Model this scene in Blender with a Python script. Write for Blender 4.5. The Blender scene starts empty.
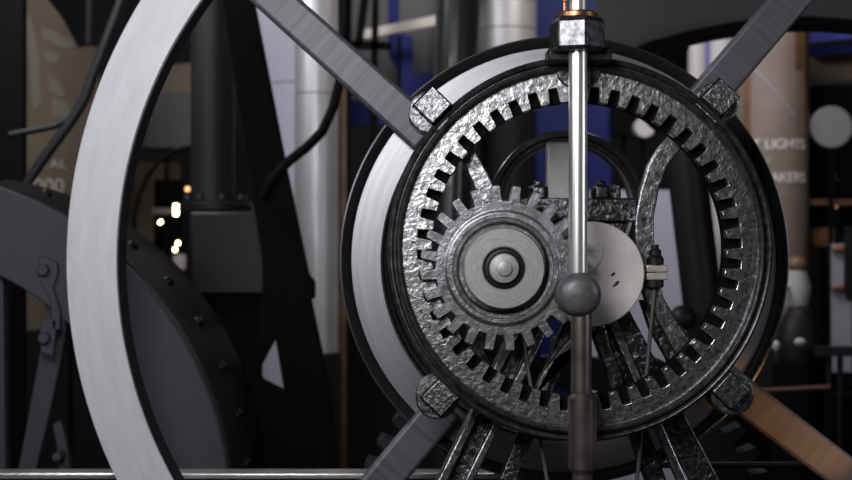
import bpy, bmesh, math, random
from mathutils import Vector, Matrix
random.seed(7)
PI = math.pi
F = 1420.0      # focal length of the 60 mm lens on an 852 px frame
D = 3.68        # camera stands 3.68 m in front of the ring gear (Y = 0)
ZC = 2.07       # lens height
sc = bpy.context.scene
col = sc.collection

def s(Y): return (D + Y) / F
def P(px, py, Y): return Vector(((px - 426) * s(Y), Y, ZC - (py - 240) * s(Y)))

# ------------------------------------------------------------------ materials
def mat(name, base, metal=0.0, rough=0.5, bump=None, var=None, polar=None, emit=None, coat=0.0, spec=0.5, rvar=0.0):
    m = bpy.data.materials.new(name); m.use_nodes = True
    nt = m.node_tree; N = nt.nodes; L = nt.links
    b = N['Principled BSDF']
    b.inputs['Base Color'].default_value = (*base, 1)
    b.inputs['Metallic'].default_value = metal
    b.inputs['Roughness'].default_value = rough
    b.inputs['Specular IOR Level'].default_value = spec
    b.inputs['Coat Weight'].default_value = coat
    if emit:
        b.inputs['Emission Color'].default_value = (*emit[0], 1); b.inputs['Emission Strength'].default_value = emit[1]
    geo = N.new('ShaderNodeNewGeometry')
    vec = geo.outputs['Position']
    if polar:                       # lathe-turned marks: rings about the wheel's axis
        cx, cz, kr, ka = polar
        sub = N.new('ShaderNodeVectorMath'); sub.operation = 'SUBTRACT'
        sub.inputs[1].default_value = (cx, 0, cz); L.new(vec, sub.inputs[0])
        sep = N.new('ShaderNodeSeparateXYZ'); L.new(sub.outputs[0], sep.inputs[0])
        flat = N.new('ShaderNodeCombineXYZ'); L.new(sep.outputs[0], flat.inputs[0]); L.new(sep.outputs[2], flat.inputs[2])
        ln = N.new('ShaderNodeVectorMath'); ln.operation = 'LENGTH'; L.new(flat.outputs[0], ln.inputs[0])
        at = N.new('ShaderNodeMath'); at.operation = 'ARCTAN2'; L.new(sep.outputs[2], at.inputs[0]); L.new(sep.outputs[0], at.inputs[1])
        mr = N.new('ShaderNodeMath'); mr.operation = 'MULTIPLY'; mr.inputs[1].default_value = kr; L.new(ln.outputs['Value'], mr.inputs[0])
        ma = N.new('ShaderNodeMath'); ma.operation = 'MULTIPLY'; ma.inputs[1].default_value = ka; L.new(at.outputs[0], ma.inputs[0])
        cb = N.new('ShaderNodeCombineXYZ'); L.new(mr.outputs[0], cb.inputs[0]); L.new(ma.outputs[0], cb.inputs[1])
        vec = cb.outputs[0]
    if var:                         # (scale, dark multiplier, bright multiplier)
        n = N.new('ShaderNodeTexNoise'); n.inputs['Scale'].default_value = var[0]; n.inputs['Detail'].default_value = 5
        n.inputs['Roughness'].default_value = 0.65
        L.new(vec, n.inputs['Vector'])
        r = N.new('ShaderNodeValToRGB')
        r.color_ramp.elements[0].position = 0.32; r.color_ramp.elements[1].position = 0.68
        r.color_ramp.elements[0].color = (*[c * var[1] for c in base], 1)
        r.color_ramp.elements[1].color = (*[min(1, c * var[2]) for c in base], 1)
        L.new(n.outputs['Fac'], r.inputs['Fac']); L.new(r.outputs['Color'], b.inputs['Base Color'])
        if rvar:
            mp = N.new('ShaderNodeMapRange'); mp.inputs['To Min'].default_value = rough + rvar; mp.inputs['To Max'].default_value = max(.05, rough - rvar)
            L.new(n.outputs['Fac'], mp.inputs['Value']); L.new(mp.outputs[0], b.inputs['Roughness'])
    if bump:                        # (scale, strength, distance)
        n2 = N.new('ShaderNodeTexNoise'); n2.inputs['Scale'].default_value = bump[0]; n2.inputs['Detail'].default_value = 4
        n2.inputs['Roughness'].default_value = 0.6
        n2.inputs['Distortion'].default_value = .8
        v2 = N.new('ShaderNodeTexNoise'); v2.inputs['Scale'].default_value = bump[0] * .45; v2.inputs['Detail'].default_value = 3
        L.new(vec, n2.inputs['Vector']); L.new(vec, v2.inputs['Vector'])
        ad = N.new('ShaderNodeMath'); ad.operation = 'MULTIPLY_ADD'; ad.inputs[1].default_value = .9
        L.new(v2.outputs['Fac'], ad.inputs[0]); L.new(n2.outputs['Fac'], ad.inputs[2])
        bp = N.new('ShaderNodeBump'); bp.inputs['Strength'].default_value = bump[1]; bp.inputs['Distance'].default_value = bump[2]
        L.new(ad.outputs[0], bp.inputs['Height']); L.new(bp.outputs['Normal'], b.inputs['Normal'])
    return m

FW = P(565, 262, .43)               # flywheel centre
RG = P(579.5, 249, 0)               # ring gear centre
PN = P(503, 268, -.03)              # pinion centre
M = {}
M['cast'] = mat('worn_cast_iron', (.50, .50, .51), 1, .32, (52, .26, .008), (75, .14, 1.3), rvar=.08)
M['cast_dark'] = mat('tarred_cast_iron', (.13, .13, .137), .97, .30, (60, .42, .009), (55, .2, 1.6), rvar=.08)
M['cast_bolt'] = mat('pitted_iron', (.26, .26, .27), 1, .34, (90, .36, .006), (100, .2, 1.4))
M['boss_iron'] = mat('worn_boss_iron', (.20, .20, .205), .9, .36, (60, .5, .006), (60, .3, 1.5))
M['black_gloss'] = mat('black_enamel', (.018, .018, .02), .0, .28, (28, .12, .004), coat=.3)
M['flange_paint'] = mat('scuffed_black_paint', (.075, .075, .08), .7, .30, (45, .16, .006), (40, .3, 1.5))
M['nut'] = mat('worn_black_nut', (.14, .14, .147), .95, .36, (45, .16, .006), (50, .3, 1.3))
M['rim'] = mat('bare_steel_rim', (.55, .55, .575), .1, .45, None, (2.2, .9, 1.06), polar=(FW.x, FW.z, 16, 3.0))
M['silver'] = mat('turned_steel', (.29, .293, .305), .92, .38, None, (1.6, .85, 1.12), polar=(FW.x, FW.z, 45, 1.2))
M['spoke'] = mat('steel_spoke', (.095, .095, .106), .35, .5, None, (1.5, .75, 1.2), polar=(FW.x, FW.z, 40, 1.5))
M['chrome'] = mat('polished_steel', (.82, .81, .80), .9, .30, None, (9, .9, 1.05))
M['rod_low'] = mat('oiled_steel', (.42, .36, .33), .95, .27, None, (18, .6, 1.2))
M['pinion'] = mat('pinion_iron', (.27, .27, .28), .9, .37, (60, .3, .005), (30, .45, 1.35), polar=None, rvar=.08)
M['pinion_turned'] = mat('turned_iron', (.34, .34, .335), .45, .42, None, (2.5, .75, 1.15), polar=(PN.x, PN.z, 90, .8))
M['knob'] = mat('dull_iron', (.10, .10, .105), .4, .42, None, (30, .7, 1.3))
M['disc'] = mat('pale_brushed_disc', (.60, .555, .53), .2, .45, None, (9, .85, 1.06))
M['disc_boss'] = mat('pale_worn_boss', (.66, .64, .62), .2, .45, (60, .3, .003), (35, .75, 1.05))
M['brass'] = mat('grey_brass', (.50, .47, .41), .5, .42, None, (25, .75, 1.1))
M['copper'] = mat('copper', (.42, .20, .11), 1, .38, None, (30, .5, 1.1))
M['iron'] = mat('black_iron', (.006, .006, .0065), 0, .5, (20, .15, .004), (6, .7, 1.3), spec=.3)
M['iron_grey'] = mat('dark_grey_iron', (.011, .011, .013), 0, .5, None, (5, .8, 1.2), spec=.35)
M['iron_flat'] = mat('matt_black_iron', (.0022, .0022, .0025), 0, .8, spec=.1)
M['grey_paint'] = mat('slate_grey_paint', (.046, .047, .055), 0, .6, None, (2.5, .88, 1.1), spec=.35)
M['tread'] = mat('brown_black_tread', (.004, .0032, .003), 0, .45, (14, .25, .01), (8, .6, 1.5), spec=.2)
M['lavender'] = mat('pale_lavender_board', (.40, .385, .48), 0, .55, None, (1.2, .95, 1.03))
M['steel_column'] = mat('satin_steel_column', (.68, .67, .69), .65, .40, None, (3, .9, 1.06))
M['blue'] = mat('navy_blue_paint', (.010, .017, .12), 0, .5, spec=.2)
M['blue_light'] = mat('cobalt_blue_paint', (.14, .16, .70), 0, .5)
M['cream'] = mat('cream_paint', (.62, .58, .54), 0, .5)
M['grey_panel'] = mat('warm_grey_panel', (.115, .11, .115), 0, .6)
M['hood'] = mat('charcoal_panel', (.052, .05, .056), 0, .55)
M['banner'] = mat('brown_banner', (.10, .074, .044), 0, .7, None, (3, .85, 1.15))
M['banner_light'] = mat('buff_print', (.135, .112, .088), 0, .7)
M['banner_mid'] = mat('tan_print', (.10, .068, .04), 0, .7)
M['print_grey'] = mat('grey_lettering', (.40, .37, .34), 0, .7)
M['column_print'] = mat('taupe_column_banner', (.23, .18, .16), 0, .55, None, (4, .85, 1.12))
M['column_brown'] = mat('brown_column_stripe', (.17, .095, .05), 0, .5, None, (5, .7, 1.3))
M['letter_white'] = mat('pale_lettering', (.85, .80, .79), 0, .6)
M['white'] = mat('white_paint', (.52, .51, .53), 0, .5)
M['brown_wall'] = mat('dim_brown_board', (.15, .11, .075), 0, .7, None, (2, .8, 1.2))
M['wood'] = mat('varnished_wood', (.20, .09, .035), 0, .35, None, (14, .6, 1.3))
M['redwood'] = mat('red_brown_paint', (.12, .04, .028), 0, .4)
M['bulb'] = mat('lit_bulb', (1, .8, .5), 0, .5, emit=((1, .66, .32), 22))
M['bulb_dim'] = mat('dim_bulb', (1, .6, .3), 0, .5, emit=((1, .45, .2), 3))
M['floor'] = mat('dark_floor', (.022, .021, .022), 0, .55, None, (3, .8, 1.2))
M['wall'] = mat('dark_hall_wall', (.012, .011, .012), 0, .7, None, (1, .8, 1.2))

# ------------------------------------------------------------------ mesh tools
class MB:
    def __init__(self): self.bm = bmesh.new()
    def face(self, pts): return self.bm.faces.new([self.bm.verts.new(p) for p in pts])
    def prism(self, pts, Y, t, holes=()):
        """outline given in the plane Y (frame units), pushed back t metres with straight sides"""
        loops = [[P(a, b, Y) for a, b in L] for L in [pts, *holes]]
        return self.prism_world(loops, t)
    def prism_world(self, loops, t, axis=Vector((0, 1, 0))):
        bm = self.bm; rings = []
        for L in loops:
            f = [bm.verts.new(p) for p in L]; k = [bm.verts.new(p + axis * t) for p in L]
            rings.append((f, k)); n = len(f)
            for i in range(n): bm.faces.new((f[i], f[(i + 1) % n], k[(i + 1) % n], k[i]))
        if len(loops) == 1:
            bm.faces.new(rings[0][0]); bm.faces.new(rings[0][1][::-1])
        else:
            for q in (0, 1):
                ed = [bm.edges.get((r[q][i], r[q][(i + 1) % len(r[q])])) for r in rings for i in range(len(r[q]))]
                bmesh.ops.triangle_fill(bm, edges=ed, use_beauty=True)
        return self
    def box(self, c, size, rot=None):
        v = []
        for dx in (-.5, .5):
            for dy in (-.5, .5):
                for dz in (-.5, .5):
                    q = Vector((dx * size[0], dy * size[1], dz * size[2]))
                    v.append(self.bm.verts.new(Vector(c) + (rot @ q if rot else q)))
        for f in ((0, 1, 3, 2), (4, 6, 7, 5), (0, 4, 5, 1), (2, 3, 7, 6), (0, 2, 6, 4), (1, 5, 7, 3)):
            self.bm.faces.new([v[i] for i in f])
        return self
    def lathe(self, prof, c, axis='Y', n=96, closed=True, a0=0, a1=2 * PI):
        """prof: (radius, offset along axis); closed joins last point to first"""
        bm = self.bm; c = Vector(c); full = abs(a1 - a0 - 2 * PI) < 1e-6
        cnt = n if full else n + 1; rows = []
        for i in range(cnt):
            a = a0 + (a1 - a0) * i / n; row = []
            for r, h in prof:
                if axis == 'Y': p = Vector((r * math.cos(a), h, r * math.sin(a)))
                elif axis == 'Z': p = Vector((r * math.cos(a), r * math.sin(a), h))
                else: p = Vector((h, r * math.cos(a), r * math.sin(a)))
                row.append(bm.verts.new(c + p))
            rows.append(row)
        m = len(prof)
        for i in range(n):
            A, B = rows[i], rows[(i + 1) % cnt]
            for j in range(m if closed else m - 1):
                bm.faces.new((A[j], A[(j + 1) % m], B[(j + 1) % m], B[j]))
        if not closed:
            if full:
                for j in (0, m - 1): bm.faces.new([r[j] for r in rows])
        elif not full:
            bm.faces.new(rows[0]); bm.faces.new(rows[-1][::-1])
        return self
    def tube(self, pts, r, n=14):
        bm = self.bm; pts = [Vector(p) for p in pts]
        rs = r if isinstance(r, (list, tuple)) else [r] * len(pts)
        rows = []; ref = None
        for i, p in enumerate(pts):
            t = (pts[min(i + 1, len(pts) - 1)] - pts[max(i - 1, 0)]).normalized()
            if ref is None: ref = t.orthogonal().normalized()
            ref = (ref - t * ref.dot(t)).normalized(); b = t.cross(ref)
            rows.append([bm.verts.new(p + (ref * math.cos(2 * PI * k / n) + b * math.sin(2 * PI * k / n)) * rs[i]) for k in range(n)])
        for A, B in zip(rows, rows[1:]):
            for k in range(n): bm.faces.new((A[k], A[(k + 1) % n], B[(k + 1) % n], B[k]))
        bm.faces.new(rows[0][::-1]); bm.faces.new(rows[-1])
        return self
    def ball(self, c, r, sc_=(1, 1, 1), n=28):
        bmesh.ops.create_uvsphere(self.bm, u_segments=n, v_segments=n // 2, radius=r,
                                  matrix=Matrix.Translation(Vector(c)) @ Matrix.Diagonal((*sc_, 1)))
        return self
    def build(self, name, m, parent=None, origin=None, bevel=0, smooth=35, **props):
        bm = self.bm
        bmesh.ops.recalc_face_normals(bm, faces=bm.faces[:])
        if parent is not None:
            o0 = parent; off = Vector((0, 0, 0))
            while o0 is not None: off += o0.location; o0 = o0.parent
            org = Vector((0, 0, 0))
        else:
            if origin is None:
                xs = [v.co for v in bm.verts]
                origin = Vector(((min(v.x for v in xs) + max(v.x for v in xs)) / 2, (min(v.y for v in xs) + max(v.y for v in xs)) / 2, min(v.z for v in xs)))
            off = Vector(origin); org = off
        bmesh.ops.translate(bm, verts=bm.verts[:], vec=-off)
        me = bpy.data.meshes.new(name); bm.to_mesh(me); bm.free()
        me.materials.append(m)
        for p in me.polygons: p.use_smooth = True
        me.set_sharp_from_angle(angle=math.radians(smooth))
        o = bpy.data.objects.new(name, me); col.objects.link(o); o.location = org
        if parent is not None: o.parent = parent
        if bevel:
            b = o.modifiers.new('edge', 'BEVEL'); b.width = bevel; b.segments = 2; b.limit_method = 'ANGLE'; b.angle_limit = math.radians(40)
        for k, v in props.items(): o[k] = v
        return o
def thing(name, loc, label, cat, group=None):
    o = bpy.data.objects.new(name, None); col.objects.link(o); o.location = loc
    o.empty_display_size = .1; o['label'] = label; o['category'] = cat
    if group: o['group'] = group
    return o
def tag(o, label, cat, group=None):
    o['label'] = label; o['category'] = cat
    if group: o['group'] = group
    return o
def copy_tree(o, delta, parent=None):
    c = o.copy(); col.objects.link(c)
    if parent is not None: c.parent = parent
    else: c.location = o.location + Vector(delta)
    for ch in [x for x in col.objects if x.parent == o]: copy_tree(ch, delta, c)
    return c
def arc(cx, cy, r, a0, a1, n):
    return [(cx + r * math.cos(math.radians(a0 + (a1 - a0) * i / n)), cy - r * math.sin(math.radians(a0 + (a1 - a0) * i / n))) for i in range(n + 1)]
def bolt_hex(mb, c, r, h, axis='Y'):
    prof = [(r, 0), (r, h * .75), (r * .86, h)]
    return mb.lathe(prof, c, axis, n=6, closed=False)
def text_mesh(txt, size, m, parent, xf, name='lettering', spacing=1.0, depth=.0015):
    cu = bpy.data.curves.new(name, 'FONT'); cu.body = txt; cu.size = size; cu.align_x = 'LEFT'; cu.extrude = depth; cu.space_character = spacing
    tmp = bpy.data.objects.new(name, cu); col.objects.link(tmp)
    dg = bpy.context.evaluated_depsgraph_get(); me = bpy.data.meshes.new_from_object(tmp.evaluated_get(dg))
    bpy.data.objects.remove(tmp); bpy.data.curves.remove(cu)
    off = Vector((0, 0, 0)); o0 = parent
    while o0 is not None: off += o0.location; o0 = o0.parent
    for v in me.vertices: v.co = xf(v.co) - off
    me.materials.clear(); me.materials.append(m)
    o = bpy.data.objects.new(name, me); col.objects.link(o); o.parent = parent
    return o

# ------------------------------------------------------------------ hall
def struct(o): o['kind'] = 'structure'; return o
struct(MB().box((0, 3.5, -.05), (14, 16, .1)).build('floor', M['floor']))
struct(MB().box((0, 3.5, 5.65), (14, 16, .1)).build('ceiling', M['wall']))
struct(MB().box((0, 9.05, 2.8), (14, .1, 5.6)).build('wall_back', M['wall']))
struct(MB().box((-7.05, 3.5, 2.8), (.1, 16, 5.6)).build('wall_left', M['wall']))
struct(MB().box((7.05, 3.5, 2.8), (.1, 16, 5.6)).build('wall_right', M['wall']))

# ------------------------------------------------------------------ ring gear
u0 = s(0)
ring = thing('ring_gear', RG, 'big stationary internal gear ring with inward teeth and four square bolted lugs', 'gear')
def gear_loop(c, rt, rr, n, phase, wt, wr, Y, inner):
    """points round a gear outline: (angle, radius) pairs; wt, wr are tooth widths at tip and root"""
    out = []
    for k in range(n):
        a = phase + 2 * PI * k / n
        at, ar = wt / rt / 2, wr / rr / 2
        out += [(a - PI / n, rr), (a - ar, rr), (a - at, rt), (a, rt), (a + at, rt), (a + ar, rr)]
    return out
# toothed ring: annulus with the gear outline inside
mb = MB(); bm = mb.bm
gl = gear_loop(RG, 147 * u0, 162 * u0, 48, math.radians(178.3), 8.2 * u0, 12.2 * u0, 0, True)
T0, T1 = 0.0, .034
q = []
for a, r in gl:
    row = []
    for rr, y in ((r, T0), (178 * u0, T0), (178 * u0, T1), (r, T1)):
        row.append(bm.verts.new(RG + Vector((rr * math.cos(a), y, rr * math.sin(a)))))
    q.append(row)
for i in range(len(q)):
    A, B = q[i], q[(i + 1) % len(q)]
    for j in range(4): bm.faces.new((A[j], A[(j + 1) % 4], B[(j + 1) % 4], B[j]))
mb.build('toothed_ring', M['cast'], ring, bevel=.0028, smooth=30)
pf = [(192.5, 34), (192.5, -3), (191.5, -7), (189, -9), (187, -8), (185.5, -3), (184.5, -3), (183.5, -9), (181, -11), (178.5, -9), (177.4, -3), (177.2, 34)]
MB().lathe([(r * u0, y * u0) for r, y in pf], RG, n=160).build('flange', M['flange_paint'], ring, smooth=60)
for (px, py), rotd, bc in (((432.5, 105.5), 43, (429.5, 112)), ((719.5, 98), 47, (717, 103)), ((729.5, 390), -43, (733, 394)), ((440, 397), 226.7, (437, 398))):
    Y = -.012
    c = P(bc[0], bc[1], Y)
    lug = MB().lathe([(21.5 * u0, .10), (21.5 * u0, .004), (19.5 * u0, 0)], c, n=40, closed=False).build('lug', M['boss_iron'], ring, smooth=30)
    dirv = (P(px, py, 0) - RG).normalized(); ang = math.atan2(dirv.z, dirv.x)
    rot = Matrix.Rotation(-ang, 3, 'Y')
    cc = P(px, py, Y - .022)
    MB().box(P(px, py, Y - .004), (29 * u0, .014, 29 * u0), rot).build('bolt_outline', M['iron_flat'], lug, bevel=.002)  # black plate added for the shaded dark edges round the bolt head
    MB().box(cc, (25.5 * u0, .05, 26 * u0), rot).build('bolt_head', M['cast_bolt'], lug, bevel=.002)
MB().lathe([(a * u0, b) for a, b in ((177, .0345), (177, .0895), (148.5, .0895), (148.5, .0345))], RG, n=144).build('backing_ring', M['iron_flat'], ring)
# boss at the top where the rod guide sits
MB().prism(arc(578, 66, 23, 180, 360, 20) + [(606, 60), (550, 60)], -.016, .09).build('guide_boss', M['cast_dark'], ring, bevel=.004)

# ------------------------------------------------------------------ piston rod and its guide
RY = -.125
gz = P(577, 20, RY)
guide = thing('rod_guide', P(577, 52, RY), 'black gland collar with copper ring, gripping the bright rod above the ring gear', 'collar')
u = s(RY)
mb = MB(); c = P(577, 52, RY)
prof = [(0.027, 0), (26 * u, 0), (28.5 * u, 4 * u), (28.5 * u, 28 * u), (25 * u, 34 * u), (.027, 34 * u)]
mb.lathe(prof, c, 'Z', n=6, a0=math.radians(-137), a1=math.radians(223)).build('gland_nut', M['nut'], guide, bevel=.005, smooth=25)
mb = MB(); mb.lathe([(.027, 33 * u), (20.5 * u, 33 * u), (20.5 * u, 38 * u), (17 * u, 40 * u), (.027, 40 * u)], c, 'Z', n=40).build('copper_ring', M['copper'], guide)
mb = MB(); mb.box(P(578, 57, -.05), (62 * u0, .11, 14 * u0)).box(P(578, 53, -.04), (44 * u0, .12, 14 * u0)).build('bracket', M['iron'], guide, bevel=.006)
mb = MB(); p0 = P(564.5, 13, RY - .01)
mb.tube([p0, p0 + Vector((0, 0, .05))], .0045).ball(p0 + Vector((0, 0, .03)), .006).build('oil_cup', M['copper'], guide)

KN = P(578, 294, RY)
rod = thing('piston_rod', P(580, 480, RY) - Vector((0, 0, .7)), 'upright polished steel piston rod running down the middle of the ring gear', 'rod')
x = KN.x
mb = MB(); mb.tube([(x, RY, KN.z), (x, RY, gz.z + .6)], 9.4 * u, 32).build('upper_rod', M['chrome'], rod)
# round crosshead with a pin reaching back to the disc
mb = MB(); mb.lathe([(0, -.052), (10 * u, -.051), (17 * u, -.045), (21 * u, -.033), (22.8 * u, -.012), (22.8 * u, .025), (19 * u, .04), (15 * u, .06)], KN, 'Y', n=48, closed=False)
mb.build('crosshead', M['knob'], rod, smooth=60)
mb = MB(); mb.lathe([(15 * u, .06), (15 * u, .089)], KN, n=32, closed=False).build('pin', M['knob'], rod)
zb = P(580, 392, RY).z; zl = P(580, 468, RY).z
mb = MB(); mb.tube([(x + .008, RY, KN.z), (x + .008, RY, zb)], 10.5 * u, 28).build('lower_rod', M['rod_low'], rod)
mb = MB(); mb.lathe([(10.2 * u, 0), (14.5 * u, -6 * u), (14.5 * u, zl - zb), (10 * u, zl - zb - 6 * u), (10 * u, -zb + .01)], (x + .011, RY, zb), 'Z', n=36, closed=False).build('rod_sleeve', M['rod_low'], rod)

# ------------------------------------------------------------------ pinion, crank disc
pin = thing('pinion_gear', PN, 'toothed iron pinion rolling inside the left half of the ring gear', 'gear')
PY = -.03; up = s(PY)
mb = MB(); bm = mb.bm
ph = math.radians(192.7 + 7.5)
gl = gear_loop(PN, 83.5 * up, 68 * up, 24, ph, 8.0 * up, 9.8 * up, PY, False)
q = []
for a, r in gl:
    q.append([bm.verts.new(PN + Vector((rr * math.cos(a), y, rr * math.sin(a)))) for rr, y in ((50 * up, -.005), (56 * up, -.005), (58 * up, .0), (r, .0), (r, .075), (50 * up, .075))])
for i in range(len(q)):
    A, B = q[i], q[(i + 1) % len(q)]
    for j in range(6): bm.faces.new((A[j], A[(j + 1) % 6], B[(j + 1) % 6], B[j]))
mb.build('toothed_rim', M['pinion'], pin, bevel=.003, smooth=30)
MB().lathe([(50 * up, -.001), (50 * up, .07), (38 * up, .07), (38 * up, .035), (44 * up, .035), (46.5 * up, .002)], PN, n=96).build('web', M['pinion'], pin)
MB().lathe([(a * up, b) for a, b in ((40.5, .03), (40.5, -.045), (39, -.056), (22, -.056), (20.5, -.052), (20.5, .03))], PN, n=96).build('hub_disc', M['pinion_turned'], pin, smooth=30)
MB().lathe([(a * up, b) for a, b in ((20.4, .03), (20.4, -.045), (19, -.058), (16.5, -.060), (15.5, -.048), (15.5, .03))], PN, n=64).build('bush', M['iron'], pin)
MB().lathe([(a * up, b) for a, b in ((15.3, .03), (15.3, -.056), (14, -.062), (7.5, -.064), (7, -.072), (3, -.074), (0, -.074))], PN, n=48, closed=False).build('centre_bolt', M['pinion_turned'], pin, smooth=30)

CD = P(592, 274, .055)
ud = s(.055)
disc = thing('crank_disc', CD, 'pale scratched steel disc right of the piston rod', 'disc')
MB().lathe([(0, .035), (52 * ud, .035), (52.5 * ud, .03), (52.5 * ud, .003), (51.5 * ud, 0), (0, 0)], CD, n=96, closed=False).build('plate', M['disc'], disc, smooth=30)
cb = P(582, 252, .05)
MB().lathe([(21 * ud, .012), (21 * ud, .001), (19.5 * ud, -.003), (0, -.003)], cb, n=64, closed=False).build('boss', M['disc_boss'], disc, smooth=30)
mb = MB()
for (a, b, c_, d_) in ((611, 276, 615, 273), (613, 287, 619, 281)):
    A = P(a, b, .053); B = P(c_, d_, .053); mb.tube([A, (A + B) / 2 + Vector((.002, 0, .003)), B], [.001, .004, .0012], 6)
mb.build('dent_marks', M['iron'], disc)

# ------------------------------------------------------------------ frame that carries the ring
fr = thing('engine_frame', P(565, 480, .2) - Vector((0, 0, 1.35)), 'splayed cast-iron frame of curved arms and ribbed legs behind the ring gear', 'frame')
zfoot = 0.0
def strip(left, right, Y, t, name, m, bev=.005):
    return MB().prism(left + right[::-1], Y, t).build(name, m, fr, bevel=bev)
strip([(453, 147), (463, 163), (472, 182), (480, 205), (485, 230), (485, 270), (478, 310), (465, 345), (452, 372)],
      [(470, 140), (479, 157), (488, 173), (498, 195), (504, 225), (505, 270), (498, 312), (484, 350), (468, 382)], .104, .046, 'curved_arm', M['cast'])
strip([(674, 132), (660, 146), (648, 165), (640, 192), (635, 218), (635, 262), (645, 298), (658, 322), (677, 358), (690, 372)],
      [(692, 138), (679, 152), (668, 167), (659, 190), (654, 218), (655, 262), (664, 298), (676, 318), (696, 347), (708, 358)], .104, .046, 'curved_arm', M['cast'])
# bearing: bottom beam, cap, nuts
cap = strip([(520, 198), (520, 222)], [(637, 198), (637, 222)], .115, .16, 'bearing_cap', M['cast_dark'])
strip([(530, 222), (534, 236)], [(628, 222), (624, 236)], .125, .14, 'bearing_block', M['cast_dark'])
for px in (538, 601):
    mb = MB(); c = P(px, 198, .19); mb.lathe([(11 * u0, 0), (11 * u0, 11 * u0), (9 * u0, 13 * u0), (5 * u0, 13 * u0), (5 * u0, 18 * u0)], c, 'Z', n=6, closed=False)
    mb.build('cap_nut', M['cast_dark'], cap, bevel=.003)
strip([(612, 184), (612, 200)], [(621, 184), (621, 200)], .20, .05, 'cap_lip', M['cast_dark'])
# ribbed legs: a web with raised edges, all the way to the floor
def leg(A, B, w, Y, name, mweb, medge, rib=0, t=.05):
    """A, B: frame points of the leg axis; extended to the floor beyond B"""
    a, b = P(*A, Y), P(*B, Y); d = (b - a).normalized()
    foot = a + d * ((a.z - zfoot) / -d.z)
    n = Vector((d.z, 0, -d.x)); w = w * s(Y)
    def slab(w0, w1, y, tt):
        return [[a + n * w0 + Vector((0, y, 0)), a + n * w1 + Vector((0, y, 0)), foot + n * w1 + Vector((0, y, 0)), foot + n * w0 + Vector((0, y, 0))]], tt
    L, tt = slab(-w / 2, w / 2, 0, t); lg = MB().prism_world(L, tt).build(name, mweb, fr, bevel=.004)
    if rib:
        r = rib * s(Y)
        for k in (-1, 1):
            L, tt = slab(k * w / 2 - r / 2, k * w / 2 + r / 2, -.035, t + .05)
            MB().prism_world(L, tt).build('rib', medge, lg, bevel=.004)
    return lg
leg((562, 262), (455, 480), 24, .155, 'leg', M['cast_dark'], M['cast'], 8)
leg((582, 300), (508, 480), 16, .17, 'leg', M['cast_dark'], M['cast'], 0)
leg((596, 275), (706, 482), 26, .165, 'leg', M['cast_dark'], M['cast_dark'], 0)
leg((598, 288), (682, 480), 9, .145, 'leg', M['cast'], M['cast'], 0)
leg((590, 300), (656, 480), 20, .18, 'leg', M['cast_dark'], M['cast'], 0)
strip([(596, 322), (597, 345), (606, 372), (612, 398)], [(607, 330), (610, 345), (622, 372), (628, 398)], .13, .04, 'curved_web', M['cast_dark'])
strip([(640, 300), (650, 330), (666, 358), (672, 372)], [(658, 300), (664, 330), (680, 352), (688, 364)], .15, .04, 'curved_web', M['cast_dark'])
strip([(590, 322), (566, 342), (540, 376), (532, 398)], [(606, 326), (584, 344), (556, 360), (547, 398)], .14, .04, 'curved_web', M['cast'])
strip([(532, 330), (522, 355), (505, 398)], [(544, 330), (534, 358), (519, 398)], .15, .04, 'curved_web', M['cast'])

# tie rods
td = thing('tie_rod', P(641, 400, .097), 'thin iron tie rod with a pale two-layer clamp, right of the pale disc', 'rod')
A, B = P(655, 282, .097), P(637, 480, .097); d = (B - A).normalized(); E = A + d * (A.z - .45)
MB().tube([A, E], 2.1 * u0, 12).build('rod', M['spoke'], td)
MB().box(P(656, 268.5, .097), (22 * u0, .04, 7.5 * u0)).build('clamp', M['brass'], td, bevel=.003)
MB().box(P(656, 276.3, .097), (22 * u0, .04, 7.3 * u0)).build('clamp', M['brass'], td, bevel=.003)
mb = MB(); mb.lathe([(9 * u0, 0), (9 * u0, 7 * u0), (6.5 * u0, 10 * u0), (6.5 * u0, 15 * u0), (4 * u0, 17 * u0), (4 * u0, 21 * u0)], P(655, 265, .097), 'Z', 20, False).build('nut', M['iron'], td)
mb = MB(); mb.lathe([(5 * u0, -9 * u0), (10 * u0, -7 * u0), (10 * u0, 0)], P(654, 280, .097), 'Z', 20, False).build('nut', M['iron'], td)
A, B = P(519, 318, .097), P(547, 480, .097); d = (B - A).normalized(); E = A + d * (A.z - .45)
tag(MB().tube([A, E], 2.0 * u0, 12).build('tie_rod', M['spoke']), 'thin bare tie rod slanting down beside the left leg of the frame', 'rod')

# ------------------------------------------------------------------ flywheel
uf = s(.43)
fly = thing('flywheel', FW, 'huge pale steel flywheel whose wide rim sweeps up the left side', 'flywheel')
MB().lathe([(499 * uf, .004), (499 * uf, .075), (448 * uf, .075), (448 * uf, .004), (449 * uf, 0), (498 * uf, 0)], FW, n=256).build('rim', M['rim'], fly, smooth=30)
MB().lathe([(447.9 * uf, .075), (447.9 * uf, .002), (446.5 * uf, .002), (444 * uf, .075)], FW, n=256).build('rim_lining', M['iron'], fly)
HW = P(563.5, 260, .43)
MB().lathe([(a * uf, b) for a, b in ((212, .004), (212, .08), (181, .08), (181, -.004), (183, -.008), (211.8, -.008))], HW, n=200).build('hub_ring', M['silver'], fly, smooth=30)
MB().lathe([(a * uf, b) for a, b in ((222.5, .09), (222.5, -.026), (221.3, -.034), (219.5, -.032), (217, -.012), (212.3, -.004), (212.3, .09))], HW, n=200).build('hub_edge', M['black_gloss'], fly, smooth=60)
MB().lathe([(a * uf, b) for a, b in ((221.6, -.034), (222.8, -.032), (223.4, -.02), (222.5, -.02))], HW, n=200).build('edge_band', M['silver'], fly)
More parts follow.
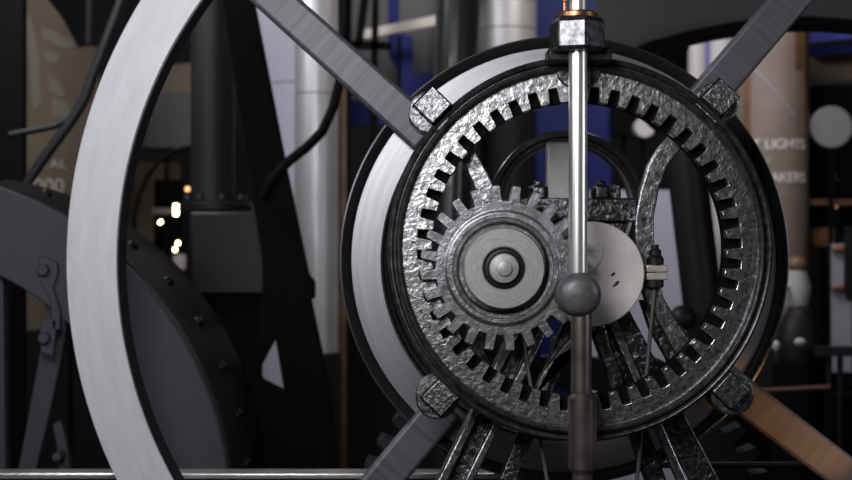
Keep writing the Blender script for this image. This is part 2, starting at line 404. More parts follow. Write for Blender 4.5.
MB().lathe([(a * uf, b) for a, b in ((181, .01), (181, .09), (178.5, .09), (178.5, .0))], HW, n=160).build('hub_lining', M['iron'], fly)
for a in (138, 230, 322.8, 49.5):
    a = math.radians(a); d = Vector((math.cos(a), 0, math.sin(a))); n = Vector((-d.z, 0, d.x))
    r0, r1 = 185 * uf, 444 * uf; h = 18.5 * uf; h1 = 17 * uf
    yo = Vector((0, -.05, 0))
    MB().prism_world([[FW + d * r0 + n * h + yo, FW + d * r1 + n * h1 + yo, FW + d * r1 - n * h1 + yo, FW + d * r0 - n * h + yo]], .055).build('spoke', M['spoke'], fly, bevel=.012, smooth=50)

# shaft, eccentric ring and upright link behind the bearing
shc = P(572, 258, .16)
tag(MB().lathe([(20 * u0, 0), (20 * u0, .62)], shc, n=40, closed=False).build('crankshaft', M['iron']), 'dark shaft running back from the bearing, hidden behind the pale disc', 'shaft')
ec = P(567, 209, .56); ue = s(.56)
er = thing('eccentric_ring', ec, 'dark round strap with bright edges above the bearing, inside the ring gear', 'ring')
MB().lathe([(a * ue, b) for a, b in ((79, .06), (79, 0), (78, -.004), (73, -.004), (71, .006), (68, .006), (66, -.004), (64.6, -.004), (64, 0), (64, .06))], ec, n=120).build('strap', M['black_gloss'], er, smooth=40)
MB().lathe([(a * ue, b) for a, b in ((66, -.005), (66, .0), (63.9, .03), (63.9, -.002))], ec, n=120).build('bright_edge', M['silver'], er)
lk = P(559, 140, .42); ul = s(.42)
tag(MB().prism([(547, 142), (571, 142), (571, 205), (547, 205)], .42, .05).build('link_bar', M['pinion_turned'], bevel=.006), 'short upright steel bar behind the piston rod, on top of the bearing', 'bar')

# ------------------------------------------------------------------ rails in front of the lower machinery
ur = s(.75)
rl = thing('floor_rail', P(150, 474, .75) * 1 - Vector((0, 0, P(150, 474, .75).z)), 'low bright-topped steel rail along the bottom left', 'rail')
a, b = P(-120, 474, .75), P(556, 474, .75)
MB().box(((a.x + b.x) / 2, .75, a.z), (b.x - a.x, .09, 6 * ur)).build('top_bar', M['chrome'], rl, bevel=.004)
MB().box(((a.x + b.x) / 2, .76, a.z - .12), (b.x - a.x, .06, .20)).build('skirt', M['iron_flat'], rl)
for k in (0.03, .5, .97):
    MB().box((a.x + (b.x - a.x) * k, .76, (a.z - .22) / 2), (.06, .06, a.z - .22)).build('post', M['iron_flat'], rl)
r2 = thing('pipe_rail', P(720, 465, .85) * 1 - Vector((0, 0, P(720, 465, .85).z)), 'thin black pipe rail along the bottom right', 'rail')
a, b = P(585, 465, .85), P(960, 465, .85)
MB().tube([a, b], 3.4 * s(.85), 14).build('pipe', M['iron'], r2)
for k in (.02, .97): MB().tube([a.lerp(b, k), Vector((a.lerp(b, k).x, .85, 0))], .012, 10).build('post', M['iron_flat'], r2)

# ------------------------------------------------------------------ dark spur wheel low down
sw = P(565, 560, 1.0); us = s(1.0)
mb = MB(); bm = mb.bm
gl = gear_loop(sw, 222 * us, 204 * us, 52, .03, 9 * us, 14 * us, 1, False)
q = [[bm.verts.new(sw + Vector((rr * math.cos(a), y, rr * math.sin(a)))) for rr, y in ((172 * us, 0), (r, 0), (r, .1), (172 * us, .1))] for a, r in gl]
for i in range(len(q)):
    A, B = q[i], q[(i + 1) % len(q)]
    for j in range(4): bm.faces.new((A[j], A[(j + 1) % 4], B[(j + 1) % 4], B[j]))
spw = thing('spur_wheel', sw, 'dark toothed spur wheel low behind the frame legs, teeth showing at both sides', 'gear')
mb.build('toothed_rim', M['iron_grey'], spw, bevel=.003, smooth=30)
for k in range(6):
    a = 2 * PI * k / 6 + .26; d = Vector((math.cos(a), 0, math.sin(a)))
    MB().tube([sw + Vector((0, .05, 0)) + d * .05, sw + Vector((0, .05, 0)) + d * 175 * us], [.05, .035], 12).build('spoke', M['iron'], spw)
MB().box((sw.x, 1.22, sw.z / 2), (.3, .16, sw.z)).build('axle_stand', M['iron_flat'], spw)
MB().lathe([(.11, 0), (.11, .17)], sw + Vector((0, -.02, 0)), n=32, closed=False).build('hub', M['iron'], spw)

# ------------------------------------------------------------------ riveted road wheel at the left
TW = P(-117, 514, 1.05); ut = s(1.05)
R = 347 * ut
tw = thing('road_wheel', TW - Vector((0, -.4, R)), 'slate grey spoked road wheel with riveted black tread, behind the flywheel rim', 'wheel')
MB().lathe([(R, 0), (R, .06), (R - 82 * ut, .06), (R - 82 * ut, 0)], TW, n=200).build('rim', M['grey_paint'], tw, bevel=.006)
trd = MB().lathe([(R * .996, .06), (R + .006, .064), (R + .006, .86), (R * .996, .865), (R - .05, .86), (R - .05, .07)], TW, n=200).build('tread', M['tread'], tw)
base = None
for k, deg in enumerate(range(-4, 120, 9)):
    for row, yy in ((0, .40),):
        if row and deg % 12: continue
        a = math.radians(deg + (2 if row else 0)); p = TW + Vector(((R + .004) * math.cos(a), yy, (R + .004) * math.sin(a)))
        MB().ball(p, .024, n=14).build('rivet', M['tread'], trd)
def wheel_bar(L, Rr, Y, t, name, m, par): return MB().prism(L + Rr[::-1], Y, t).build(name, m, par, bevel=.006)
yb = 1.07
wheel_bar([(47, 282), (44, 330), (36, 370), (27, 420), (16, 478), (10, 520)], [(70, 292), (66, 330), (60, 365), (48, 420), (34, 478), (26, 520)], yb + .05, .05, 'spoke', M['grey_paint'], tw)
wheel_bar([(-6, 262), (-10, 480)], [(3, 262), (6, 480)], yb + .05, .05, 'spoke', M['grey_paint'], tw)
wheel_bar([(52, 425), (56, 445), (58, 478)], [(60, 420), (66, 440), (72, 478)], yb + .06, .04, 'spoke', M['grey_paint'], tw)
for (pts, bp) in (([(38, 260), (42, 255), (57, 262), (58, 272), (53, 288), (60, 310), (60, 330), (52, 330), (50, 300), (40, 282)], (44, 270)),
                  ([(40, 318), (57, 320), (53, 357), (40, 352)], (45, 338))):
    pl = MB().prism(pts, 1.035, .02).build('joint_plate', M['grey_paint'], tw, bevel=.004)
    bolt_hex(MB(), P(bp[0], bp[1], 1.036), 6.5 * ut, -.025).build('bolt', M['grey_paint'], pl, bevel=.003)
b = P(57, 457, 1.08); pl = MB().lathe([(5.5 * ut, .05), (5.5 * ut, 0), (4 * ut, -.01), (0, -.012)], b, n=20, closed=False).build('bolt', M['grey_paint'], tw)

# ------------------------------------------------------------------ black pumping machine left of centre
cl = thing('steam_column', P(222, 480, 2.5) * 1 - Vector((0, 0, P(222, 480, 2.5).z)), 'dark iron pipe column with bolted flange and square valve chest', 'column')
uc = s(2.5)
cx = P(213, 0, 2.5).x
zt, zfl = P(0, -60, 2.5).z, P(0, 200, 2.5).z
MB().tube([(cx, 2.5, zfl), (cx, 2.5, zt)], 22 * uc, 32).build('pipe', M['iron_grey'], cl)
fl = MB().lathe([(36 * uc, 0), (36 * uc, 6 * uc), (34 * uc, 7 * uc), (34 * uc, 10 * uc), (0, 10 * uc)], (P(217, 0, 2.5).x, 2.5, P(0, 210, 2.5).z), 'Z', 40, False).build('flange', M['iron'], cl)
for k in range(8):
    a = 2 * PI * k / 8 + .3; bolt_hex(MB(), (P(217, 0, 2.5).x + 29 * uc * math.cos(a), 2.5 + 29 * uc * math.sin(a), P(0, 201, 2.5).z), 4 * uc, 6 * uc, 'Z').build('flange_bolt', M['iron_grey'], fl)
c = P(233, 253, 2.48); MB().box(c, (76 * uc, .3, 82 * uc)).build('valve_chest', M['iron'], cl, bevel=.015)
c = P(232, 300, 2.48); MB().box((c.x, 2.48, c.z / 2 + .02), (56 * uc, .24, c.z + .04)).build('lower_pipe', M['iron_flat'], cl, bevel=.02)

pf = MB().prism([(216, -30), (246, -30), (253, 0), (286, 170), (308, 275), (314, 282), (314, 299), (310, 300), (327, 380), (340, 480), (352, 600), (150, 600), (205, 480), (232, 420), (262, 330), (262, 260)], 2.02, .1,
                holes=[[(275, 338), (284, 392), (262, 381), (257, 372)]]).build('slanted_frame', M['iron_flat'], bevel=.006)
tag(pf, 'black slanting machine frame with a small triangular window, beside the flywheel rim', 'frame')
hs = [P(a, b, y) for a, b, y in ((264, 198, 2.0), (272, 180, 1.96), (288, 162, 1.96), (306, 148, 1.98), (322, 132, 2.0), (333, 108, 2.05), (340, 80, 2.1), (345, 30, 2.15), (348, -30, 2.2))]
tag(MB().tube(hs, 5 * s(2), 14).build('hose', M['iron_flat']), 'black hose curving up from the slanted frame past the steel column', 'hose')

# ------------------------------------------------------------------ things behind on the left
tag(MB().box((P(5, 0, 2.9).x, 2.9, 2.5), (40 * s(2.9), .06, 5.0)).build('dark_post', M['iron_flat']), 'wide black post at the left edge, beside the brown banner', 'post')
bn = thing('hanging_banner', P(95, 330, 4.2), 'brown printed banner at the upper left, behind the black pipes', 'banner')
Yb = 4.2
MB().prism([(22, -40), (36, -40), (45, -4), (62, 18), (76, 44), (86, 66), (98, 84), (118, 96), (118, 330), (22, 330)], Yb, .02).build('cloth', M['banner'], bn)
def flat(pts, name, m, par, Y): return MB().prism(pts, Y, .004).build(name, m, par)
flat([(28, 10), (33, 25), (40, 60), (41, 105), (33, 112), (30, 80), (26, 24)], 'printed_band', M['banner_light'], bn, Yb - .006)
flat([(41, 27), (52, 30), (76, 44), (68, 50), (52, 44), (42, 38)], 'printed_bar', M['banner_light'], bn, Yb - .006)
flat([(45, 52), (58, 54), (60, 62), (50, 64), (45, 60)], 'printed_bar', M['banner_light'], bn, Yb - .006)
flat([(47, 73), (58, 80), (66, 96), (60, 98), (50, 92)], 'printed_bar', M['banner_light'], bn, Yb - .006)
flat([(51, 96), (66, 102), (76, 118), (52, 118)], 'printed_bar', M['banner_light'], bn, Yb - .006)
flat(arc(90, 73, 27, 70, 290, 24), 'printed_disc', M['banner_mid'], bn, Yb - .005)
ub = s(Yb)
def placed(px, py, Y): 
    o = P(px, py, Y); return lambda v: Vector((o.x + v.x, o.y - v.z, o.z + v.y))
text_mesh('TAL', 13 * ub, M['print_grey'], bn, placed(41, 168, Yb - .008), spacing=1.15)
text_mesh('000', 21 * ub, M['print_grey'], bn, placed(33, 193, Yb - .008), spacing=1.0)
pi = thing('bent_pipes', P(30, 190, 2.6), 'pair of black pipes meeting in front of the brown banner', 'pipe')
MB().tube([P(a, b, 2.6) for a, b in ((128, -30), (120, 5), (106, 42), (94, 72), (86, 96), (76, 114), (62, 134), (44, 158), (28, 182), (10, 215), (4, 260), (4, 706))], 5.2 * s(2.6), 14).build('long_pipe', M['iron_grey'], pi)
MB().tube([P(a, b, 2.6) for a, b in ((10, 135), (30, 131), (55, 126), (74, 116), (82, 104))], 3.6 * s(2.6), 12).build('side_pipe', M['iron_grey'], pi)
tag(MB().tube([P(90, -40, 3.6), P(88, 44, 3.6)], 5 * s(3.6), 14).build('hanging_tube', M['iron_grey']), 'short dark tube hanging at the top left above the pipes', 'tube')
tag(MB().tube([P(a, b, 3.2) for a, b in ((134, 664), (134, 215), (139, 195), (147, 176), (158, 162), (174, 151), (200, 145))], 2.6 * s(3.2), 12).build('arched_pipe', M['iron_flat']), 'thin black arched pipe between flywheel rim and pipe column', 'pipe')
br = thing('brown_crate', P(168, 98, 4.9), 'small brown crate on the dark grey board, between flywheel rim and pipe column', 'crate')
MB().prism([(150, 67), (200, 62), (200, 96), (150, 96)], 4.9, .25).build('body', M['brown_wall'], br)
bx = P(168, 215, 5.2)
tag(MB().box((bx.x, 5.2, bx.z), (26 * s(5.2), .06, 70 * s(5.2))).build('display_board', M['iron_flat']), 'small black board behind the glowing lamps', 'board')
tag(MB().box((P(150, 0, 5.6).x, 5.6, P(0, 190, 5.6).z / 2), (60 * s(5.6), .05, P(0, 135, 5.6).z)).build('partition', M['brown_wall']), 'dim brown partition behind the lamps, left of the pipe column', 'partition')
bb = P(162, 138, 5.0)
tag(MB().box((bb.x, 5.0, P(0, 122, 5).z), (90 * s(5), .3, 54 * s(5))).build('wall_board', M['hood']), 'dark grey board between the flywheel rim and the pipe column', 'board')
lamps = [((176, 210), 'tube', 'tall glowing tube lamp, brightest of the cluster left of the pipe column'), ((160.5, 222), 'b', 'round glowing lamp left of the tube lamp'),
         ((178, 243), 'b', 'upper of two small glowing lamps below the tube lamp'), ((175, 249.5), 'b', 'lower of two small glowing lamps below the tube lamp'),
         ((187.5, 189), 'd', 'dim orange lamp above the tube lamp, by the flange')]
for (px, py), k, lab in lamps:
    c = P(px, py, 4.6); ul_ = s(4.6)
    o = thing('glowing_lamp', c, lab, 'lamp', 'lamps left of the pipe column')
    if k == 'tube': MB().tube([c - Vector((0, 0, 5.5 * ul_)), c + Vector((0, 0, 5.5 * ul_))], 2.0 * ul_, 14).build('bulb', M['bulb'], o)
    elif k == 'b': MB().ball(c, 1.7 * ul_, n=16).build('bulb', M['bulb'], o)
    else: MB().ball(c, 2.2 * ul_, n=16).build('bulb', M['bulb_dim'], o)
    top = c + Vector((0, .02, (6.5 if k == 'tube' else 2.4) * ul_))
    MB().tube([top, top + Vector((0, .05, .012))], 1.2 * ul_, 8).build('socket', M['iron'], o)
c = P(166, 211, 4.8); tag(MB().box(c, (26 * s(4.8), .03, 6 * s(4.8))).build('shelf_bar', M['grey_panel']), 'short grey bar behind the tube lamp', 'bar')
c = P(180, 262, 4.8); tag(MB().box(c, (12 * s(4.8), .03, 15 * s(4.8))).build('small_card', M['lavender']), 'small pale card below the glowing lamps', 'card')

# lavender board and steel columns
lv = thing('lavender_board', P(262, 400, 4.3) , 'tall pale lavender board left of the satin steel column', 'board')
MB().prism([(254, -40), (312, -40), (312, 80), (254, 83)], 4.3, .04).build('upper_panel', M['lavender'], lv)
MB().prism([(254, 84), (312, 81), (312, 606), (254, 606)], 4.3, .04).build('lower_panel', M['lavender'], lv)
k = P(316.5, 358, 3.4); uk = s(3.4)
cs = thing('steel_column', Vector((k.x, 3.4, 0)), 'tall satin steel column left of the ring gear', 'column')
MB().tube([(k.x, 3.4, P(0, 352, 3.4).z), (k.x, 3.4, P(0, 95, 3.4).z)], 22 * uk, 40).build('lower_shell', M['steel_column'], cs)
MB().tube([(k.x, 3.4, P(0, 94, 3.4).z), (k.x, 3.4, 4.3)], 21.6 * uk, 40).build('upper_shell', M['steel_column'], cs)
MB().lathe([(.5 * 48 * uk, 0), (24 * uk, P(0, 354, 3.4).z)], (k.x, 3.4, 0), 'Z', 40, False).build('base', M['iron_grey'], cs)
k = P(457, 60, 2.9); uk = s(2.9)
tag(MB().tube([P(460, -60, 2.9), P(456, 60, 2.9), P(436, 686, 2.9)], 22 * uk, 40).build('leaning_pipe', M['black_gloss']), 'thick glossy black pipe rising behind the top left of the ring gear', 'pipe')
k = P(507, 0, 4.6); uk = s(4.6)
sv = thing('steel_drum', Vector((k.x, 4.6, 0)), 'wide banded steel cylinder above the ring gear, right of the black pipe', 'cylinder')
for z0, z1 in ((P(0, 110, 4.6).z, P(0, 31, 4.6).z), (P(0, 30, 4.6).z, P(0, 3.5, 4.6).z), (P(0, 2.5, 4.6).z, P(0, -60, 4.6).z)):
    MB().tube([(k.x, 4.6, z0), (k.x, 4.6, z1)], 29.5 * uk, 48).build('shell', M['steel_column'], sv)
MB().tube([(k.x, 4.6, 0), (k.x, 4.6, P(0, 111, 4.6).z)], 27 * uk, 40).build('base', M['iron'], sv)
# blue frame, cream rail, panels
bf = thing('blue_frame', P(400, 400, 5.0), 'navy blue steel framework behind the cream rail', 'frame')
Y = 5.0
MB().prism([(388, -40), (399, -40), (399, 33), (413, 36), (413, 74), (436, 72), (436, 100), (398, 130), (398, 72), (388, 54)], Y, .08).build('bracket', M['blue'], bf)
MB().prism([(436, 72), (640, 72), (640, 98), (436, 98)], Y, .08).build('beam', M['blue'], bf)
MB().prism([(340, 100), (398, 100), (398, 125), (340, 125)], Y + .01, .06).build('beam', M['blue'], bf)
MB().prism([(536, -40), (604, -40), (604, 10), (584, 26), (578, 190), (611, 190), (611, 400), (536, 400)], Y, .08).build('post', M['blue'], bf)
MB().prism([(582, 98), (611, 98), (611, 190), (582, 190)], Y, .08).build('post', M['blue'], bf)
tag(MB().prism([(356, 31), (442, 14), (442, 24), (356, 40)], 4.7, .04).build('cream_rail', M['cream']), 'sloping cream rail near the top, left of the black pipe', 'rail')
tag(MB().prism([(352, -40), (446, -40), (446, 110), (352, 110)], 5.6, .04).build('grey_board', M['grey_panel']), 'dull grey board behind the cream rail', 'board')
ch = thing('black_stand', P(370, 400, 4.4), 'black open stand with crossbar left of the blue framework', 'stand')
for pts in ([(366, -40), (374, -40), (362, 46), (354, 46)], [(373, -40), (379, -40), (376, 200), (368, 200)]):
    MB().prism(pts, 4.4, .05).build('post', M['iron_flat'], ch)
MB().prism([(350, 40), (392, 42), (392, 49), (350, 49)], 4.4, .05).build('crossbar', M['iron_flat'], ch)
tag(MB().prism([(328, -40), (350, -40), (350, 420), (336, 420), (336, 200)], 3.9, .12).build('dark_pillar', M['iron_flat']), 'black pillar right behind the satin steel column', 'pillar')
tag(MB().prism([(338, 40), (346, 40), (346, 653), (338, 653)], 3.6, .04).build('wooden_strip', M['wood']), 'thin brown strip along the right of the satin steel column', 'strip')

# seen through the ring
tag(MB().prism([(612, 105), (640, 105), (640, 135), (612, 135)], 4.9, .1).build('black_box', M['iron_flat']), 'small black box seen through the top of the ring gear', 'box')
tag(MB().prism(arc(645, 127, 10, 0, 360, 30)[:-1], 4.6, .1).build('pale_drum', M['white']), 'pale round end seen through the ring gear, right of the black box', 'drum')
tag(MB().prism([(590, 190), (712, 190), (712, 603), (590, 603)], 4.4, .04).build('pale_board', M['lavender']), 'pale lavender board seen through the ring gear, behind the arched leg', 'board')

# ------------------------------------------------------------------ arched iron frame at the upper right
ya = 2.2
inner_top = [(688, 62), (687, 52), (690, 45), (697, 41), (720, 36), (750, 31), (790, 28), (830, 28), (870, 31), (920, 38)]
arch = [(640, 600), (640, 330), (668, 168), (660, 110), (640, 75), (618, 58), (640, 45), (680, 33), (720, 24), (760, 18), (800, 17), (840, 19), (880, 24), (920, 30)]
af = thing('iron_archway', P(700, 600, ya) * 1, 'black iron arch with a leg showing through the ring gear, upper right', 'frame')
MB().prism([(600, 85), (622, 52), (650, 40), (690, 29), (730, 21), (770, 16), (810, 15), (852, 18), (930, 28), (930, 40), (880, 31), (830, 27), (790, 27), (750, 31), (720, 36), (697, 41), (690, 46), (687, 55), (688, 78), (692, 120), (662, 130), (640, 110)], ya, .16).build('arch_beam', M['iron_flat'], af, bevel=.01)
MB().tube([P(676, 90, ya + .12), P(687, 170, ya + .1), P(702, 300, ya + .1), P(722, 480, ya + .1), P(748, 736, ya + .1)], 20 * s(ya), 32).build('leg', M['iron_grey'], af)
MB().ball(P(683, 318, ya - .1), 13 * s(ya), n=20).build('foot_knuckle', M['iron_grey'], af)
tag(MB().prism([(604, -50), (940, -50), (940, 60), (604, 60)], 2.9, .05).build('charcoal_panel', M['hood']), 'flat charcoal panel across the top right behind the arch', 'panel') if False else None
tag(MB().prism([(596, -60), (940, -60), (940, 29), (870, 23), (800, 19), (740, 24), (690, 34), (650, 48), (620, 66), (596, 84)], 2.42, .05).build('charcoal_panel', M['hood']), 'flat charcoal panel filling the top right above the arch', 'panel')
# pillars under the arch
for px, w, m_, lab, cat in ((697, 9, 'white', 'white pillar just under the left corner of the arch', 'pillar'), (722, 13, 'white', 'broad white pillar under the arch, behind the dark spoke', 'pillar')):
    c = P(px, 0, 4.9); tag(MB().tube([(c.x, 4.9, 0), (c.x, 4.9, 3.3)], w * s(4.9), 32).build('pillar', M[m_]), lab, cat)
c = P(707.5, 0, 5.2); tag(MB().box((c.x, 5.2, 1.65), (8 * s(5.2), .08, 3.3)).build('purple_strip', M['blue_light']), 'narrow purple strip between the two white pillars', 'strip')
# printed column
pc = P(772, 0, 4.5); uq = s(4.5); Rc = 36 * uq
bc = thing('printed_column', Vector((pc.x, 4.5, 0)), 'round taupe column banner with pale lettering right of the ring gear', 'column')
zw = P(0, 322, 4.5).z
MB().tube([(pc.x, 4.5, zw), (pc.x, 4.5, 4.0)], Rc, 64).build('wrap', M['column_print'], bc)
MB().tube([(pc.x, 4.5, 0), (pc.x, 4.5, zw + .01)], Rc * 1.02, 48).build('base', M['iron'], bc)
def on_column(px, py):
    o = P(px, py, 4.5 - Rc * .8)
    def f(v):
        xx = (o.x + v.x - pc.x) / Rc; a = max(-1.5, min(1.5, math.asin(max(-.99, min(.99, xx)))))
        rr = Rc + .003 + v.z
        return Vector((pc.x + rr * math.sin(a), 4.5 - rr * math.cos(a), o.z + v.y + .05 * 0))
    return f
text_mesh('T LIGHTS', 13.4 * uq, M['letter_white'], bc, on_column(752.5, 149), spacing=.93)
text_mesh('/', 8 * uq, M['letter_white'], bc, on_column(766, 163))
text_mesh('MAKERS', 14 * uq, M['letter_white'], bc, on_column(758, 182.5), spacing=.9)
def col_strip(x0, x1, z0, z1, name, m, slant=0):
    mb = MB(); n = 6; rows = []
    for i in range(n + 1):
        xx = ((x0 + (x1 - x0) * i / n) - 772) / 36.0; a = math.asin(max(-.995, min(.995, xx)))
        rows.append([mb.bm.verts.new(Vector((pc.x + r_ * math.sin(a), 4.5 - r_ * math.cos(a), P(0, z + slant * (i / n), 4.5).z))) for r_, z in ((Rc + .004, z0), (Rc + .004, z1), (Rc - .01, z1), (Rc - .01, z0))])
    for A, B in zip(rows, rows[1:]):
        for j in range(4): mb.bm.faces.new((A[j], A[(j + 1) % 4], B[(j + 1) % 4], B[j]))
    mb.bm.faces.new(rows[0]); mb.bm.faces.new(rows[-1][::-1])
    return mb.build(name, m, bc)
col_strip(796, 805, -40, 138, 'brown_stripe', M['column_brown'])
col_strip(786, 794, -40, 72, 'brown_stripe', M['column_brown'])
col_strip(740, 745, -40, 150, 'brown_stripe', M['column_brown'])
# pale streak across the column print
mb = MB()
pp = []
for i in range(9):
    px, py = 747 + 40 * i / 8, 72 + 48 * i / 8
    xx = (px - 772) / 36.0; a = math.asin(xx); pp.append(Vector((pc.x + (Rc + .002) * math.sin(a), 4.5 - (Rc + .002) * math.cos(a), P(0, py, 4.5).z)))
mb.tube(pp, .0045, 8).build('printed_streak', M['lavender'], bc)
# figures of an exhibit below the column
ex = thing('exhibit_jug', P(792, 330, 3.6), 'brown-topped pale jug at the foot of the printed column', 'jug')
MB().ball(P(796, 266, 3.6), 11 * s(3.6), (1, 1, .9)).build('lid', M['column_brown'], ex)
MB().lathe([(0, 0), (12 * s(3.6), 0), (15 * s(3.6), .1), (9 * s(3.6), .2), (9 * s(3.6), .22)], P(796, 306, 3.6), 'Z', 28, False).build('body', M['white'], ex)
MB().tube([P(789, 285, 3.55), P(783, 290, 3.52), P(784, 303, 3.52)], .012, 8).build('handle', M['white'], ex)
bk = thing('black_machine', P(800, 370, 3.3), 'squat black machine with small white balls added as glints, under the pale jug', 'machine')
MB().lathe([(0, 0), (24 * s(3.3), 0), (26 * s(3.3), .1), (20 * s(3.3), .2), (12 * s(3.3), .26), (0, .28)], P(800, 362, 3.3), 'Z', 32, False).build('casing', M['iron'], bk)
MB().lathe([(30 * s(3.3), -P(800, 362, 3.3).z), (28 * s(3.3), 0)], P(800, 362, 3.3), 'Z', 32, False).build('stand', M['iron_flat'], bk)
MB().ball(P(800, 342, 3.0), 4.5 * s(3), (1.3, 1, .9), 14).build('knob', M['white'], bk)  # white ball added as a bright glint on the casing
MB().ball(P(776, 346, 3.0), 4.0 * s(3), (1, 1, 1.4), 14).build('knob', M['white'], bk)  # second glint, another added white ball
# far right
tag(MB().prism([(809, 20), (940, 24), (940, 36), (852, 38), (809, 43)], 5.4, .06).build('blue_beam', M['blue_light']), 'cobalt blue beam at the right edge just under the arch', 'beam')
tag(MB().prism([(809, 48), (940, 40), (940, 47), (809, 56)], 5.38, .06).build('navy_beam', M['blue']), 'thin navy beam below the cobalt one at the right edge', 'beam')
tag(MB().prism([(809, 56), (940, 50), (940, 78), (809, 82)], 5.5, .05).build('brown_board', M['brown_wall']), 'dark brown board at the right edge under the blue beams', 'board')
tag(MB().prism([(800, 82), (940, 76), (940, 79), (800, 86)], 5.2, .04).build('grey_rail', M['grey_paint']), 'thin grey rail across the right edge above the grey disc', 'rail')
gd = P(832, 127, 4.4)
tag(MB().lathe([(0, 0), (20 * s(4.4), 0), (21 * s(4.4), .006), (21 * s(4.4), .04), (0, .04)], gd, n=64, closed=False).build('grey_disc', M['grey_panel'] if False else mat('pale_grey_sign', (.19, .19, .205), 0, .5)), 'plain round grey disc at the right edge beside the printed column', 'disc')
db = thing('dark_display', P(850, 235, 4.9), 'black display board with one pale letter at the right edge', 'board')
MB().prism([(809, 86), (930, 86), (930, 235), (809, 235)], 4.9, .05).build('board', M['iron_flat'], db)
text_mesh('L', 13 * s(4.88), M['grey_paint'], db, placed(834, 181, 4.88))
tag(MB().prism([(806, 199), (930, 199), (930, 205), (806, 205)], 4.5, .05).build('copper_pipe', M['redwood']), 'reddish bar crossing the black display board', 'bar')
tag(MB().ball(P(837, 208, 4.3), 3.4 * s(4.3), n=16).build('warm_glint', M['copper']), 'small copper ball added as a warm highlight on the reddish bar', 'knob')  # ball added where a warm highlight falls on the bar
tag(MB().prism([(812, 228), (838, 228), (838, 246), (812, 246)], 4.6, .05).build('wooden_block', M['wood']), 'brown wooden block above the white panel at the right edge', 'block')
wp = tag(MB().prism([(833, 244), (852, 244), (852, 372), (833, 372)], 4.2, .04).build('white_panel', M['lavender']), 'upright pale panel at the right edge with two wooden pegs', 'panel')
for yy in (249, 288):
    a = P(832, yy + .5, 4.19); b = P(900, yy - 3, 4.19)
    MB().tube([a, a.lerp(b, .1), b], [2 * s(4), 3.6 * s(4), 3.8 * s(4)], 14).build('wooden_peg', M['wood'], wp)
tag(MB().prism([(850, 226), (940, 226), (940, 304), (853, 302), (849, 292)], 3.8, .1).build('black_casing', M['iron']), 'black casing cut by the right edge beside the pegs', 'casing')
st = thing('dark_stand', P(838, 470, 3.0), 'dark metal stand with thin posts at the lower right', 'stand')
for px in (829, 840, 900): MB().tube([(P(px, 0, 3.0).x, 3.0, 0), (P(px, 0, 3.0).x, 3.0, P(0, 352, 3).z)], 3 * s(3), 12).build('post', M['iron_grey'], st)
MB().box(P(866, 351, 3.0), (100 * s(3), .1, 9 * s(3))).build('top_bar', M['iron_grey'], st)
MB().box(P(866, 388, 3.05), (100 * s(3), .05, 5 * s(3))).build('crossbar', M['iron_flat'], st)
a, b = P(740, 392, 2.6), P(830, 387, 2.6)
tag(MB().tube([a, b], 2.3 * s(2.6), 10).build('red_bar', M['redwood']), 'thin red-brown bar behind the lower right spoke', 'bar')  # plain red-brown bar, belongs to no rail
tag(MB().prism([(700, 395), (930, 395), (930, 640), (700, 640)], 3.9, .3).build('black_cabinet', M['iron_flat']), 'low black cabinet filling the lower right background', 'cabinet')

# stands that carry the things seen in the background
def world_box(o):
    pts = []
    def go(x, off):
        off = off + x.location
        if x.type == 'MESH': pts.extend(v.co + off for v in x.data.vertices)
        for c in col.objects:
            if c.parent == x: go(c, off)
    go(o, Vector((0, 0, 0)))
    return [min(p[i] for p in pts) for i in range(3)], [max(p[i] for p in pts) for i in range(3)]
for nm in ('brown_board', 'grey_board', 'charcoal_panel', 'black_box', 'pale_drum', 'black_stand', 'dark_display', 'wooden_block', 'display_board', 'small_card', 'black_casing',
           'exhibit_jug', 'wall_board', 'hanging_banner', 'blue_beam', 'navy_beam', 'grey_disc', 'copper_pipe', 'warm_glint', 'white_panel', 'shelf_bar', 'grey_rail', 'red_bar', 'cream_rail', 'blue_frame') :
    o = col.objects.get(nm)
    if o is None: continue
    lo, hi = world_box(o); h = min(.02, (hi[2] - lo[2]) * .4)
    fx = .97 if lo[0] > .4 and hi[0] - lo[0] > .3 else .5
    MB().box((lo[0] + (hi[0] - lo[0]) * fx, hi[1] - .011, (lo[2] + h) / 2), (.02, .02, lo[2] + h)).build('support_post', M['iron_flat'], o)

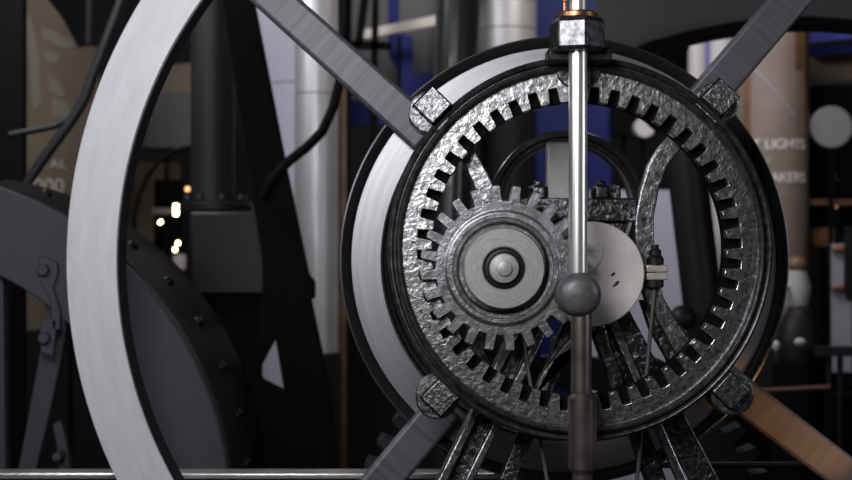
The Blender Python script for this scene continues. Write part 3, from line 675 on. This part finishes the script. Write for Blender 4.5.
# ------------------------------------------------------------------ light: added key and fill lights, and a warm spot
def area(name, loc, target, size, energy, color=(1, 1, 1), size_y=None):
    l = bpy.data.lights.new(name, 'AREA'); l.energy = energy; l.size = size; l.color = color
    if size_y: l.shape = 'RECTANGLE'; l.size_y = size_y
    o = bpy.data.objects.new(name, l); col.objects.link(o); o.location = loc
    o.rotation_euler = (Vector(target) - Vector(loc)).to_track_quat('-Z', 'Y').to_euler()
    return o
def spot(name, loc, target, energy, color, deg, r=.05):
    l = bpy.data.lights.new(name, 'SPOT'); l.energy = energy; l.color = color; l.spot_size = math.radians(deg); l.spot_blend = .6; l.shadow_soft_size = r
    o = bpy.data.objects.new(name, l); col.objects.link(o); o.location = loc
    o.rotation_euler = (Vector(target) - Vector(loc)).to_track_quat('-Z', 'Y').to_euler()
    return o
area('key_light', (-.55, -2.2, 2.98), (.15, .1, 2.1), .9, 50, (.98, .98, 1.0))  # added key light, upper left, placed for the ring's highlights
area('left_fill', (-2.4, -1.6, 3.2), (-.5, .3, 2.4), .9, 24, (.92, .94, 1.0))  # added fill from the left for the flywheel rim, no window there
area('hall_fill', (-2.1, 1.7, 4.4), (-.5, 3.8, 2.3), .8, 72, (.97, .96, 1.0))  # added light to brighten the lavender board and steel column
area('hall_fill', (1.3, 3.0, 4.6), (1.5, 4.6, 2.2), .8, 46, (1, .93, .88))  # added warm light to brighten the right background
area('right_fill', (3.2, -1.3, 2.5), (.9, .3, 2.1), .8, 13, (.9, .93, 1.0))  # added fill from the right for the hub ring's silver band
spot('exhibit_spot', (2.3, -.9, .7), P(792, 422, .4), 150, (1, .44, .13), 9, .03)

w = bpy.data.worlds.new('hall_air'); sc.world = w; w.use_nodes = True
w.node_tree.nodes['Background'].inputs[0].default_value = (.55, .55, .65, 1)
w.node_tree.nodes['Background'].inputs[1].default_value = .025

# ------------------------------------------------------------------ camera
cam = bpy.data.cameras.new('camera'); co = bpy.data.objects.new('camera', cam); col.objects.link(co)
co.location = (0, -D, ZC); co.rotation_euler = (PI / 2, 0, 0)
cam.sensor_width = 36; cam.lens = F * 36 / 852
cam.dof.use_dof = True; cam.dof.focus_distance = D - .02; cam.dof.aperture_fstop = 2.4
sc.camera = co
sc.view_settings.view_transform = 'Standard'; sc.view_settings.look = 'None'; sc.view_settings.exposure = 0; sc.view_settings.gamma = 1
